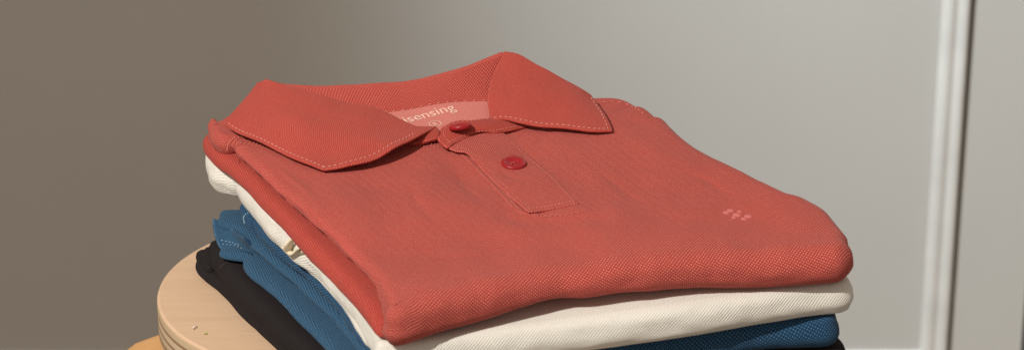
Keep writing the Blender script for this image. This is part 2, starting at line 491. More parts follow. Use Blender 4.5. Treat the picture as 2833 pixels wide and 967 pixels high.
redbody = pad('body', R_left, R_near, R_right, R_far, zred0, zbA, m_red, red, ro=(0.0050, 0.012, 0.010, 0.006), nu=330, nv=300, K=16, round_it=10, expo=0.9, low=0.45, top_wr=wrinkle, wob=0.0009)
def add_coarse(o):
    at = o.data.attributes.new('coarse', 'FLOAT', 'POINT')
    vals = []
    for v in o.data.vertices:
        a, b = ab(v.co); b += 0.008*noise.noise(Vector((a*25, b*10, 2)))
        f = max(sstep(0.048, 0.008, b), 0.8*sstep(0.030, 0.008, b)*1.0, 0.9*sstep(0.0735, 0.068, v.co.z)*sstep(0.10, 0.03, b))
        vals.append(f)
    at.data.foreach_set('value', vals)
add_coarse(redbody)
# lower folded layer
L2 = UL([(1070, 938), (1017, 876), (954, 806), (869, 715), (799, 631), (743, 574), (701, 525), (652, 483), (610, 455), (582, 423), (579, 404)],
        lambda px, py: lerp(RZ0+0.0015, 0.0665, sstep(930, 430, py)))
N2 = [from_ab(0.005, 0.010), from_ab(0.03, 0.020), from_ab(0.10, 0.022), from_ab(0.215, 0.022)]
Rr2 = [from_ab(0.215, 0.022), from_ab(0.200, 0.07), from_ab(0.17, 0.14)]
e = L2[-1]
F2 = [e, from_ab(0.06, 0.190), from_ab(0.18, 0.15)]
pad('folded_sleeve', L2, N2, Rr2, F2, lambda x, y: zred_b0(x, y)+lerp(0.0035, 0.0102, sstep(0.0, 0.032, ab((x, y))[1]))+0.0008*noise.noise(Vector((x*40, y*40, 0))), lambda x, y: zred_b0(x, y), m_redk, red,
    ro=(0.0060, 0.006, 0.005, 0.006), nu=110, nv=200, K=12, round_it=8)
# yoke roll at the far left shoulder
YL = UL([(620, 440), (604, 428), (595, 408), (592, 388)], 0.070)
YN = UL([(620, 440), (640, 440), (700, 430)], 0.070); YR = UL([(700, 430), (720, 370)], 0.072); YF = UL([(592, 388), (608, 372), (640, 362), (720, 370)], 0.076)
pad('yoke', YL, YN, YR, YF, lambda x, y: 0.0835+0.0008*noise.noise(Vector((x*70, y*70, 4))), lambda x, y: 0.0725, m_red, red, ro=(0.005,)*4, nu=50, nv=50, K=10, round_it=14, wob=0.0016)

# --------- collar
BK = [(741, 225, .0175), (800, 240, .0155), (880, 243, .0145), (1000, 241, .0140), (1100, 232, .0140), (1200, 217, .0150), (1300, 188, .0185), (1392, 151, .0225)]
inner = sheet_pts([(820, 330, .002), (940, 322, .003), (1068, 311, .0035), (1136, 300, .004), (1205, 289, .0045), (1273, 280, .0045), (1353, 278, .004), (1385, 276, .003)],
                  BK, [(820, 330, .002), (790, 280, .010), (741, 225, .0175)], [(1385, 276, .003), (1390, 210, .013), (1392, 151, .0225)], 120, 40, 0.0, 0.0004)
# outer fall of the collar behind the neck
fall = []
for k in range(1, 22):
    t = k/21; row = []
    for i in range(120):
        p = inner[-1][i]; s = i/119
        w = t*3.2; th_ = min(math.pi*0.62, w)
        q = p + BX*(0.0022*math.sin(th_)+0.0012*(1-math.cos(th_))+0.010*max(0, t-0.55)) + Vector((0, 0, 0.0014*math.sin(min(th_, math.pi/2))-0.0022*(1-math.cos(th_))*0.6 - (0.020+0.010*s)*max(0, t-0.5)))
        row.append(q)
    fall.append(row)
o_st = sheet('collar_stand', inner+fall, m_redc, red, 0.0014)

LF_top = [(712, 227, .018), (741, 224, .0205), (805, 239, .0195), (869, 257, .0185), (937, 277, .016), (1005, 293, .0135), (1064, 309, .011), (1119, 334, .008), (1155, 350, .006), (1203, 351, .0055)]
LF_bot = [(625, 343, .0050), (650, 358, .0045), (700, 379, .0045), (768, 415, .0035), (823, 441, .0030), (896, 466, .0030)]
LF_left = [(625, 343, .0050), (634, 322, .0075), (682, 268, .0130), (712, 227, .018)]
LF_right = [(896, 466, .0030), (960, 458, .0042), (1028, 438, .0062), (1096, 406, .0078), (1151, 377, .0075), (1203, 360, .0055)]
# corners: TL=LF_left end, TR = (1203,351)
LF_right[-1] = LF_top[-1]
lf = sheet_pts(LF_bot, LF_top, LF_left, LF_right, 130, 90, 0.0012, 0.0007, 2)
o_lf = sheet('collar_leaf', lf, m_redf, red, 0.0015)
# its turned back edge over the shoulder
wrap = []
for k in range(10):
    t = k/9; row = []
    for j in range(len(lf)):
        p = lf[j][0]; v = j/(len(lf)-1)
        q = p - AX*0.008*math.sin(t*1.4) + BX*0.014*t + Vector((0, 0, -0.010*t*t - 0.004*t))
        row.append(q)
    wrap.append(row)
RF_left = [(1355, 331, .0050), (1357, 308, .0070), (1352, 278, .0100), (1357, 238, .0140), (1372, 195, .0185), (1397, 144, .0240)]
RF_bot = [(1355, 331, .0050), (1396, 326, .0058), (1437, 335, .0055), (1505, 347, .0048), (1596, 356, .0038), (1642, 360, .0032), (1692, 358, .0026)]
RF_right = [(1692, 358, .0026), (1687, 343, .0032), (1666, 304, .0055), (1633, 261, .0085)]
RF_top = [(1397, 144, .0240), (1437, 155, .0230), (1482, 178, .0205), (1551, 214, .0155), (1633, 261, .0085)]
rf = sheet_pts(RF_bot, RF_top, RF_left, RF_right, 130, 110, 0.0002, 0.0006, 5)
o_rf = sheet('collar_leaf', rf, m_redf, red, 0.0015)

# printed neck panel
npn = sheet_pts([(1090, 352, .0010), (1150, 362, .0012), (1215, 366, .0014), (1290, 352, .0018), (1375, 322, .0020)],
                [(1040, 313, .0032), (1068, 311, .0035), (1136, 301, .0040), (1205, 290, .0045), (1273, 281, .0045), (1375, 279, .0040)],
                [(1090, 352, .0010), (1060, 330, .0020), (1040, 313, .0032)], [(1375, 322, .0020), (1380, 300, .003), (1375, 279, .0040)], 60, 24, -0.0004, 0.0002)
panel = sheet('neck_panel', npn, m_pinkp, red, 0.0008)
# stand front tab with the top button
tabg = sheet_pts([(1238, 405, .0030), (1262, 388, .0034), (1320, 368, .0030), (1380, 364, .0025), (1460, 345, .0015)],
                 [(1226, 350, .0048), (1262, 335, .0056), (1305, 335, .0058), (1340, 330, .0052), (1400, 322, .0040)],
                 [(1238, 405, .0030), (1219, 390, .0036), (1212, 369, .0042), (1226, 350, .0048)], [(1460, 345, .0015), (1430, 330, .003), (1400, 322, .0040)], 60, 30, 0.0014, 0.0005, 8)
o_tab = sheet('collar_tab', tabg, m_redk, red, 0.0018)
tabl = sheet_pts([(1120, 392, .0022), (1160, 392, .0030), (1207, 380, .0036)], [(1130, 352, .0040), (1165, 352, .0048), (1203, 350, .0052)],
                 [(1120, 392, .0022), (1122, 370, .003), (1130, 352, .0040)], [(1207, 380, .0036), (1213, 366, .0046), (1203, 350, .0052)], 30, 20, 0.001, 0.0003)
sheet('collar_tab', tabl, m_redk, red, 0.0024)
# placket
PL_left = [(1463, 588, .0016), (1442, 567, .0018), (1409, 538, .0019), (1367, 496, .0020), (1342, 467, .0024), (1317, 441, .0032), (1292, 417, .0036), (1262, 413, .0026), (1240, 404, .0026)]
PL_right = [(1600, 567, .0006), (1551, 510, .0008), (1505, 467, .0009), (1463, 425, .0010), (1421, 390, .0015), (1388, 362, .0016)]
PL_bot = [(1463, 588, .0013), (1526, 579, .0009), (1600, 567, .0006)]
PL_top = [(1240, 404, .0026), (1300, 374, .0030), (1388, 362, .0016)]
plg = sheet_pts(PL_bot, PL_top, PL_left, PL_right, 50, 110, 0.0005, 0.0003, 9)
def zplus(g):  # follow the wrinkles of the body beneath
    for r in g:
        for p in r: p.z += wrinkle(p.x, p.y)
zplus(plg)
o_pl = sheet('placket', plg, m_red, red, 0.0012)
upg = sheet_pts([(1418, 572, .0004), (1450, 590, .0005), (1492, 598, .0004)], [(1262, 410, .0006), (1290, 412, .0006), (1330, 416, .0006)],
                [(1418, 572, .0004), (1380, 528, .0005), (1330, 470, .0006), (1262, 410, .0006)], [(1492, 598, .0004), (1420, 540, .0006), (1360, 470, .0006), (1330, 416, .0006)], 12, 60, 0, 0.0001)
zplus(upg)
sheet('under_placket', upg, m_red, red, 0.0010)

# stitching
sb = MB()
def gline(g, fj, fi, n=60):
    out = []
    nv, nu = len(g), len(g[0])
    for k in range(n):
        t = k/(n-1); j = fj(t)*(nv-1); i = fi(t)*(nu-1)
        j0, i0 = min(nv-2, int(j)), min(nu-2, int(i)); a, b = j-j0, i-i0
        out.append(g[j0][i0]*(1-a)*(1-b)+g[j0+1][i0]*a*(1-b)+g[j0][i0+1]*(1-a)*b+g[j0+1][i0+1]*a*b)
    return out
stitches(sb, gline(lf, lambda t: 0.035, lambda t: 0.02+0.96*t))
stitches(sb, gline(lf, lambda t: 0.02+0.86*t, lambda t: 0.965))
sb.build('stitching', m_estitch, o_lf); sb = MB()
stitches(sb, gline(rf, lambda t: 0.028, lambda t: 0.03+0.94*t))
stitches(sb, gline(rf, lambda t: 0.03+0.84*t, lambda t: 0.972), r=0.0002)
sb.build('stitching', m_estitch, o_rf); sb = MB()
stitches(sb, gline(inner, lambda t: 0.02, lambda t: 0.3+0.65*t), dash=0.0020, gap=0.0028, r=0.00035)
sb.build('stitching', m_stitch, o_st); sb = MB()
stitches(sb, gline(tabg, lambda t: 0.10, lambda t: 0.03+0.95*t), dash=0.0013, gap=0.0008)
stitches(sb, gline(tabg, lambda t: 0.92, lambda t: 0.05+0.85*t), dash=0.0013, gap=0.0010)
stitches(sb, gline(tabg, lambda t: 0.08+0.84*t, lambda t: 0.06), dash=0.0013, gap=0.0008)
sb.build('stitching', m_stitch, o_tab); sb = MB()
stitches(sb, gline(plg, lambda t: 0.03, lambda t: 0.04+0.95*t), dash=0.0013, gap=0.0007)
stitches(sb, gline(plg, lambda t: 0.05+0.8*t, lambda t: 0.95), dash=0.0012, gap=0.0012, r=0.0002)
stitches(sb, gline(plg, lambda t: 0.05+0.9*t, lambda t: 0.07), dash=0.0012, gap=0.0012, r=0.0002)
sb.build('stitching', m_stitch, o_pl); sb = MB()
stitches(sb, gline(upg, lambda t: 0.03+0.9*t, lambda t: 0.3), dash=0.0012, gap=0.0010, r=0.0002)
def surf_line(l, dz=0.0002): return [on(px, py, dz, zred) for px, py in l]
stitches(sb, surf_line([(1492, 600), (1560, 594), (1620, 584)]), r=0.0002)
sb.build('stitching', m_stitch, redbody); sb = MB()
stitches(sb, surf_line([(1668, 283), (1705, 282), (1738, 290), (1768, 305), (1790, 326)], 0.0002), dash=0.002, gap=0.0022, r=0.00035)
sb.build('stitching', m_stitch, redbody); sb = MB()
for k in range(3):
    stitches(sb, surf_line([(1150, 396+5*k), (1190, 393+6*k), (1232+3*k, 396+6*k)]), dash=0.0010, gap=0.0009, r=0.00026)
sb.build('stitching', m_stitch, redbody); sb = MB()
for k in range(5):
    stitches(sb, surf_line([(640+6*k, 402-6*k), (680+10*k, 397-5*k), (730+16*k, 411-1*k)]), dash=0.0011, gap=0.0012, r=0.00024)
stitches(sb, surf_line([(628, 418), (632, 398), (650, 381), (690, 376)], 0.0014), dash=0.001, gap=0.0008, r=0.0003)
sb.build('stitching', m_stitch, redbody)

# buttons
def button(name, c, nrm, R=0.0064, th=0.0022, parent=red):
    nrm = nrm.normalized(); s = nrm.cross(Vector((0.3, 1, 0))).normalized(); t = nrm.cross(s)
    prof = [(0.0, 0.55), (0.30, 0.55), (0.45, 0.62), (0.60, 0.92), (0.72, 1.0), (0.88, 1.0), (0.97, 0.86), (1.0, 0.55), (0.97, 0.15), (0.85, 0.0), (0.0, 0.0)]
    k = 48; vs = []; fs = []
    for (r, h) in prof:
        for j in range(k):
            a = 2*math.pi*j/k; vs.append(c+(s*math.cos(a)+t*math.sin(a))*R*max(r, 0.001)+nrm*h*th)
    for i in range(len(prof)-1):
        for j in range(k): fs.append((i*k+j, (i+1)*k+j, (i+1)*k+(j+1) % k, i*k+(j+1) % k))
    o = mesh_obj(name, vs, fs, m_button, parent, None)
    mb = MB()
    for q in range(4):
        a = math.pi/4+q*math.pi/2; d = s*math.cos(a)+t*math.sin(a)
        for w in (-1, 0, 1):
            off = (s*-math.sin(a)+t*math.cos(a))*0.00018*w
            tube(mb, [c+d*0.0016+off+nrm*(th*0.5), c+d*0.0008+off+nrm*(th*0.78), c+nrm*(th*0.72)+off], 0.00016, 5)
    mb.build('thread', m_rthread, o)
    hb = MB()
    for q in range(4):
        a = math.pi/4+q*math.pi/2; d = s*math.cos(a)+t*math.sin(a); cc = c+d*0.0019+nrm*(th*0.555)
        vs2 = [cc+(s*math.cos(2*math.pi*j/12)+t*math.sin(2*math.pi*j/12))*0.00050 for j in range(12)]
        hb.add(vs2, [tuple(range(12))])
    hb.build('hole', m_rthread, o)
    return o
def plz(px, py): return on(px, py, 0.0018, zred)
button('button', plz(1421, 457), Vector((0.05, -0.06, 1)), 0.0066)
button('button', on(1274, 357, .0062), Vector((-0.12, 0.30, 1)), 0.0060, 0.0024)
# button hole thread tuft behind the second button
tb = MB()
for k in range(16):
    p = plz(1392+3.2*k, 436-2*math.sin(k*0.3)+random.uniform(-1, 1)); q = p+Vector((random.uniform(-.001, .001), 0.0016, 0.0006))
    tube(tb, [p, (p+q)/2+Vector((0, 0, .0006)), q], 0.00018, 5)
tb.build('buttonhole', m_rthread, red)

# embroidered emblem: seven small dots
eb = MB()
for px, py, r in ((2020, 581.5, 11.5), (2008, 587.5, 11.5), (2046, 584.5, 8), (2038, 593.5, 14.5), (2069, 597.5, 12.5), (2030, 601, 8), (2058, 604.5, 10.5)):
    R = r/6400.0; c0 = on(px, py, 0.0, zred); vs = []; fs = []
    n = 22
    for ring in range(4):
        rr = R*(1-ring/3.6)
        for j in range(n):
            a = 2*math.pi*j/n; q = rr*(1+0.05*math.sin(5*a+px)); x = c0.x+q*math.cos(a); y = c0.y+q*math.sin(a)
            vs.append(Vector((x, y, zred(x, y)+(-0.0001 if ring == 0 else 0.00022))))
    for ring in range(3):
        for j in range(n): fs.append((ring*n+j, ring*n+(j+1) % n, (ring+1)*n+(j+1) % n, (ring+1)*n+j))
    fs.append(tuple(3*n+j for j in range(n)))
    eb.add(vs, fs)
eb.build('emblem', m_logo, red)

# printed words in the neck
def text_mesh(s, size=1.0, shear=0.0, bold=0.0):
    cu = D.curves.new('t', 'FONT'); cu.body = s; cu.size = size; cu.shear = shear; cu.offset = bold; cu.resolution_u = 4
    o = D.objects.new('t', cu); C.objects.link(o)
    dg = bpy.context.evaluated_depsgraph_get(); me = D.meshes.new_from_object(o.evaluated_get(dg))
    vs = [v.co.copy() for v in me.vertices]; fs = [tuple(p.vertices) for p in me.polygons]
    D.objects.remove(o); D.curves.remove(cu); D.meshes.remove(me)
    return vs, fs
def panel_pt(px, py):
    # nearest grid sample of the neck panel to this direction, bilinear by plane fit
    d = (FW + RT*((px-W0/2)/FPX) - UPV*((py-H0/2)/FPX)).normalized()
    best = None
    for j in range(len(npn)):
        for i in range(len(npn[0])):
            p = npn[j][i]; w = p-CAM; e2 = (w - d*w.dot(d)).length_squared
            if best is None or e2 < best[0]: best = (e2, p, j, i)
    return best
ncan = grid_normals(npn)
_, p0, j0, i0 = panel_pt(1132, 340); _, p1, j1, i1 = panel_pt(1262, 303)
base_dir = (p1-p0)
nrm = ncan[(j0+j1)//2][(i0+i1)//2]
base_dir -= nrm*base_dir.dot(nrm); Lw = base_dir.length; bd = base_dir.normalized(); updir = nrm.cross(bd)
vs, fs = text_mesh('lisensing', 1.0, 0.0, 0.0)
xs = [v.x for v in vs]; x0, x1 = min(xs), max(xs)
vs7, _ = text_mesh('sensing', 1.0, 0.0, 0.012)
w7 = max(v.x for v in vs7)-min(v.x for v in vs7)
scx = Lw/w7; scy = scx*0.98
tb = MB(); pts = []
for v in vs:
    q = p0 + bd*((v.x-x1)*scx+Lw) + updir*(v.y*scy)
    pts.append(q)
import mathutils
from mathutils.bvhtree import BVHTree
nnv = len(npn); nnu = len(npn[0])
bv = BVHTree.FromPolygons([tuple(p) for r in npn for p in r], [(j*nnu+i, j*nnu+i+1, (j+1)*nnu+i+1, (j+1)*nnu+i) for j in range(nnv-1) for i in range(nnu-1)])
def drop(q, lift=0.00025):
    h = bv.find_nearest(q)
    n2 = h[1] if h[1].z > 0 else -h[1]
    return h[0]+n2*lift
tb.add([drop(q) for q in pts], fs)
# the small ringed letter under the word
_, pc, _, _ = panel_pt(1205, 344)
def ring(c, r0, r1, n=28):
    vs = []
    for j in range(n):
        a = 2*math.pi*j/n
        for r in (r0, r1): vs.append(drop(c+(bd*math.cos(a)+updir*math.sin(a)*0.9)*r))
    return vs, [(2*j, 2*j+1, (2*j+3) % (2*n), (2*j+2) % (2*n)) for j in range(n)]
tb.add(*ring(pc, 0.0030, 0.0034))
vs, fs = text_mesh('S', 1.0, 0.0, 0.02)
tb.add([drop(pc+bd*((v.x-0.3)*0.0040)+updir*((v.y-0.33)*0.0040)) for v in vs], fs)
tb.build('printed_lettering', m_print, panel, smooth=False)

# --------- cream shirt
cream = thing('polo_shirt', 'cream off-white folded polo shirt with a small tape loop, second from the top', 'polo shirt', group=GROUP)
CZ = 0.0355
def zc_t(x, y):
    a, b = ab((x, y)); return RZ0-0.0008+0.012*slope(b)+0.0006*noise.noise(Vector((x*30, y*30, 9)))
def zc_b(x, y):
    a, b = ab((x, y)); return CZ+0.010*slope(b)
def zcbA(x, y):
    a, b = ab((x, y)); return lerp(CZ, CZ+0.0025+0.010*slope(b), sstep(0.0, 0.05, b))
CL = UL([(1046, 1020), (1013, 960), (961, 883), (904, 806), (855, 750), (806, 715), (771, 673), (729, 631), (700, 590), (672, 560), (645, 522), (632, 490)],
        lambda px, py: lerp(CZ+0.003, 0.052, sstep(960, 560, py)))
CL = sh(CL, 0.004)
CN = UL([(1046, 1020), (1150, 1018), (1300, 998), (1500, 972), (1750, 940), (1909, 917), (2069, 890), (2201, 868), (2281, 858), (2318, 854)], CZ+0.002)
CR = UL([(2318, 854)], CZ+0.002) + [from_ab(0.2325, -0.003), from_ab(0.2340, 0.004), from_ab(0.232, 0.02), from_ab(0.218, 0.06), from_ab(0.203, 0.12), from_ab(0.185, 0.165)]
CF = [CL[-1]] + [from_ab(0.02, 0.205), from_ab(0.10, 0.19), from_ab(0.185, 0.165)]
pad('body', CL, CN, CR, CF, zc_t, zcbA, m_cream, cream, ro=(0.006, 0.008, 0.008, 0.006), nu=220, nv=220, K=14, round_it=8, wob=0.0008, seed=3, expo=0.62)
# lower layer and drooping sleeve lump at the far left
CL2 = UL([(1000, 975), (940, 880), (884, 806), (830, 752), (785, 712), (750, 668), (715, 630), (690, 595), (660, 560), (640, 545), (628, 525)],
         lambda px, py: lerp(CZ+0.001, 0.046, sstep(960, 560, py)))
CL2 = sh(CL2, 0.0055)
CN2 = [from_ab(0.006, 0.012), from_ab(0.22, 0.012)]
CN2[0] = Vector((CL2[0].x, CL2[0].y, 0))
CF2 = [CL2[-1], from_ab(0.0, 0.19), from_ab(0.08, 0.195), from_ab(0.17, 0.15)]
pad('folded_sleeve', CL2, CN2, [CN2[1], from_ab(0.17, 0.15)], CF2, lambda x, y: zc_b(x, y)+0.0085, zc_b, m_cream, cream, ro=(0.005,)*4, nu=110, nv=200, K=12, round_it=6, wob=0.0007, seed=5)
CLs = UL([(636, 532), (606, 524), (592, 495), (590, 455)], 0.050)
pad('sleeve_cuff', CLs, UL([(636, 532), (665, 538), (700, 520)], .050), UL([(700, 520), (660, 420)], .052), UL([(590, 455), (592, 430), (610, 415), (660, 420)], 0.056),
    lambda x, y: 0.0660+0.0010*noise.noise(Vector((x*60, y*60, 3))), lambda x, y: 0.0485, m_cream, cream, ro=(0.006,)*4, nu=50, nv=50, K=16, round_it=8, wob=0.0010, seed=11, expo=0.75)
# tape loop
def tape(mb, pts, w, thick=0.0007):
    n = len(pts)
    vs = []; fs = []
    for i, p in enumerate(pts):
        for s in (0, 1):
            vs.append(p+w*s)
    for i in range(n-1): fs.append((2*i, 2*i+1, 2*i+3, 2*i+2))
    mb.add(vs, fs)
lb = MB()
c0 = U(806, 685, 0.060)
loopp = []
for k in range(40):
    t = k/39
    a = lerp(-0.3, 4.6, t)
    loopp.append(c0+AX*(-0.0020+0.0052*t) * 1 + BX*(0.0048*math.cos(a)*(1-0.15*t)) + Vector((0, 0, -0.0035*math.sin(a)*(1-0.2*t)-0.004)) )
w = (-AX*0.0048+Vector((0, 0, -0.0030))-BX*0.001)
pts1 = []
# curl seen end-on: arc from under the red shirt out, round and back
key = [(822, 655, .0600), (802, 662, .0600), (787, 678, .0570), (786, 694, .0530), (800, 704, .0510), (812, 698, .0535), (822, 688, .0570), (838, 682, .0585), (852, 690, .0570)]
arc = resample([U(*k) for k in key], 40)
tape(lb, arc, AX*0.0050+BX*0.002)
key2 = [(786, 690, .0520), (800, 702, .0505), (815, 706, .0510), (834, 702, .0530), (852, 699, .0550)]
arc2 = resample([U(*k) for k in key2], 30)
tape(lb, arc2, Vector((0, 0, 0.0022))-AX*0.0012)
lo = lb.build('tape_loop', m_cord, cream)
md = lo.modifiers.new('Solid', 'SOLIDIFY'); md.thickness = 0.0011; md.offset = 0

# --------- blue shirt
blue = thing('polo_shirt', 'blue folded polo shirt showing three side folds, between the cream and the black shirt', 'polo shirt', group=GROUP)
BZ = 0.0175
def zb_t(x, y):
    a, b = ab((x, y)); return CZ-0.0008+0.010*slope(b)
def zb_b(x, y):
    a, b = ab((x, y)); return BZ+0.006*slope(b)
def frac(f0, f1):
    def f(x, y):
        b = ab((x, y))[1]; lo_ = zb_b(x, y); hi_ = zb_t(x, y)
        return lerp(lo_, hi_, lerp(f0, f1, sstep(0.0, 0.05, b)))
    return f
b1b = frac(0.0, 0.68); b2t = frac(0.60, 0.60); b2b = frac(0.34, 0.34); b3t = frac(0.27, 0.27); b3b = frac(0.0, 0.0)
farz = lambda f: (lambda px, py: lerp(BZ+f*0.018, BZ+0.006+f*0.022, sstep(950, 600, py)))
B_near = UL([(1030, 1080), (1200, 1066), (1500, 1040), (1750, 1010), (2069, 962), (2200, 952), (2280, 948)], BZ+0.002)
B1L = [B_near[0]] + UL([(1010, 1000), (971, 947), (935, 895), (905, 858), (875, 826), (833, 780), (800, 752), (752, 712), (717, 677), (694, 647), (668, 624), (655, 603), (660, 590)], farz(0.62))
B1L = [B1L[0]]+sh(B1L[1:], 0.0042)
BR = [B_near[-1], from_ab(0.2255, -0.003), from_ab(0.2270, 0.004), from_ab(0.225, 0.015)] + [from_ab(0.212, 0.05), from_ab(0.198, 0.11), from_ab(0.18, 0.155)]
BF = [B1L[-1], from_ab(0.05, 0.175), from_ab(0.10, 0.17), from_ab(0.18, 0.155)]
pad('body', B1L, B_near, BR, BF, zb_t, b1b, m_blue, blue, ro=(0.0045, 0.008, 0.008, 0.006), nu=200, nv=220, K=14, round_it=6, wob=0.0008, seed=21, expo=0.65)
B1L_ = None
B2L = UL([(1010, 1005), (959, 951), (917, 901), (870, 858), (813, 800), (775, 767), (731, 725), (694, 691), (656, 650)], farz(0.34))+UL([(636, 632)], farz(0.40)(0, 632))+UL([(614, 614)], farz(0.52)(0, 614))+UL([(598, 604)], farz(0.58)(0, 606))
B2L = [p+AX*0.003*(1-sstep(len(B2L)-6, len(B2L)-1, i)*0.7) for i, p in enumerate(B2L)]
b2n = [Vector((B2L[0].x, B2L[0].y, 0)), from_ab(0.20, 0.015)]
B2F = [B2L[-1]]+UL([(602, 597), (642, 581), (682, 574)], farz(0.60)(0, 590))+[from_ab(0.165, 0.14)]
pad('folded_side', B2L, b2n, [b2n[1], from_ab(0.165, 0.14)], B2F, b2t, b2b, m_bluek, blue, ro=(0.0045,)*4, nu=100, nv=200, K=12, round_it=14, seed=22)
B3L = UL([(980, 1060), (940, 1005), (897, 957), (841, 903), (799, 857), (743, 806), (695, 762)], farz(0.03))+sh(UL([(680, 744)], 0.020), 0.003, 0.003)
b3n = [Vector((B3L[0].x, B3L[0].y, 0)), from_ab(0.20, 0.010)]
B3F = [B3L[-1]]+UL([(672, 730), (690, 706)], .0215)+[from_ab(0.16, 0.135)]
pad('folded_sleeve', B3L, b3n, [b3n[1], from_ab(0.16, 0.135)], B3F, b3t, b3b, m_bluek, blue, ro=(0.0050,)*4, nu=100, nv=200, K=12, round_it=5, seed=23)
# open sleeve end at the far corner, coarse reverse cloth
sl = []
for k in range(26):
    t = k/25; row = []
    for j in range(26):
        s = j/25
        q = U(lerp(lerp(592, 630, t**2.2), lerp(675, 745, t), s), lerp(lerp(604, 712, t), lerp(660, 735, t), s), lerp(0.0355, 0.0215, t)-0.003*math.sin(math.pi*s)*(1-t))
        q.z += 0.0003*math.sin(9*t+3*s); row.append(q)
    sl.append(row)
sheet('sleeve_cuff', sl, m_bluek, blue, 0.0016, flip=True)
bs_ = MB()
stitches(bs_, UL([(676, 618), (674, 600), (684, 590), (700, 588)], 0.0475), dash=0.001, gap=0.0008, r=0.00028)
for k in range(4):
    stitches(bs_, UL([(612+4*k, 664+11*k), (640+4*k, 670+8*k), (668+5*k, 680+7*k)], 0.0300-0.0015*k), dash=0.0010, gap=0.0012, r=0.00022)
bs_.build('stitching', m_bstitch, blue)

# --------- black shirt
black = thing('polo_shirt', 'black folded polo shirt lying directly on the wooden seat, bottom of the stack', 'polo shirt', group=GROUP)
def zk_t(x, y): return BZ-0.0008+0.006*slope(ab((x, y))[1])
def zkA_b(x, y):
    b = ab((x, y))[1]; return lerp(0.001, 0.0075, sstep(0.0, 0.05, b))
K_near = UL([(990, 1170), (1200, 1150), (1500, 1110), (1800, 1075), (2100, 1045), (2290, 1030)], 0.003)
KL = [K_near[0]]+UL([(930, 1085), (860, 1015), (791, 953), (749, 911), (697, 862), (658, 821), (627, 779), (608, 752), (596, 730)], 0.0085)
K_near[-1] = from_ab(0.226, -0.006)
KR = [K_near[-1], from_ab(0.2310, -0.002), from_ab(0.2325, 0.006), from_ab(0.230, 0.02)]+[from_ab(0.215, 0.05), from_ab(0.18, 0.14)]
KF = [KL[-1]]+UL([(603, 722), (640, 706), (700, 690)], 0.010)+[from_ab(0.18, 0.14)]
pad('body', KL, K_near, KR, KF, zk_t, zkA_b, m_black, black, ro=(0.006, 0.008, 0.008, 0.005), nu=180, nv=200, K=12, round_it=6, seed=31, expo=0.7)
KL2 = UL([(960, 1140), (860, 1050), (766, 958), (720, 914), (679, 877), (640, 832), (609, 801), (575, 776), (555, 756), (556, 740)], 0.001)
kn2 = [Vector((KL2[0].x, KL2[0].y, 0)), from_ab(0.20, 0.0)]
KF2 = [KL2[-1]]+UL([(575, 728), (640, 715)], 0.002)+[from_ab(0.165, 0.13)]
pad('folded_sleeve', KL2, kn2, [kn2[1], from_ab(0.165, 0.13)], KF2, lambda x, y: 0.0080, lambda x, y: 0.0004, m_black, black, ro=(0.0045,)*4, nu=90, nv=180, K=10, round_it=4, seed=32)
pad('sleeve_cuff', UL([(584, 764), (576, 754), (576, 737), (580, 724)], 0.004), UL([(584, 764), (596, 752), (600, 742)], 0.004), UL([(600, 742), (640, 705)], .006), UL([(580, 724), (590, 712), (600, 700), (640, 705)], 0.006),
    lambda x, y: 0.0135+0.0008*noise.noise(Vector((x*90, y*90, 5))), lambda x, y: 0.0010, m_black, black, ro=(0.0035,)*4, nu=36, nv=36, K=14, round_it=1, wob=0.0014, seed=33, expo=0.45)
ks = MB()
stitches(ks, UL([(607, 741), (628, 724), (650, 720)], 0.0215), dash=0.001, gap=0.001, r=0.00022)
ks.build('stitching', m_kstitch, black)

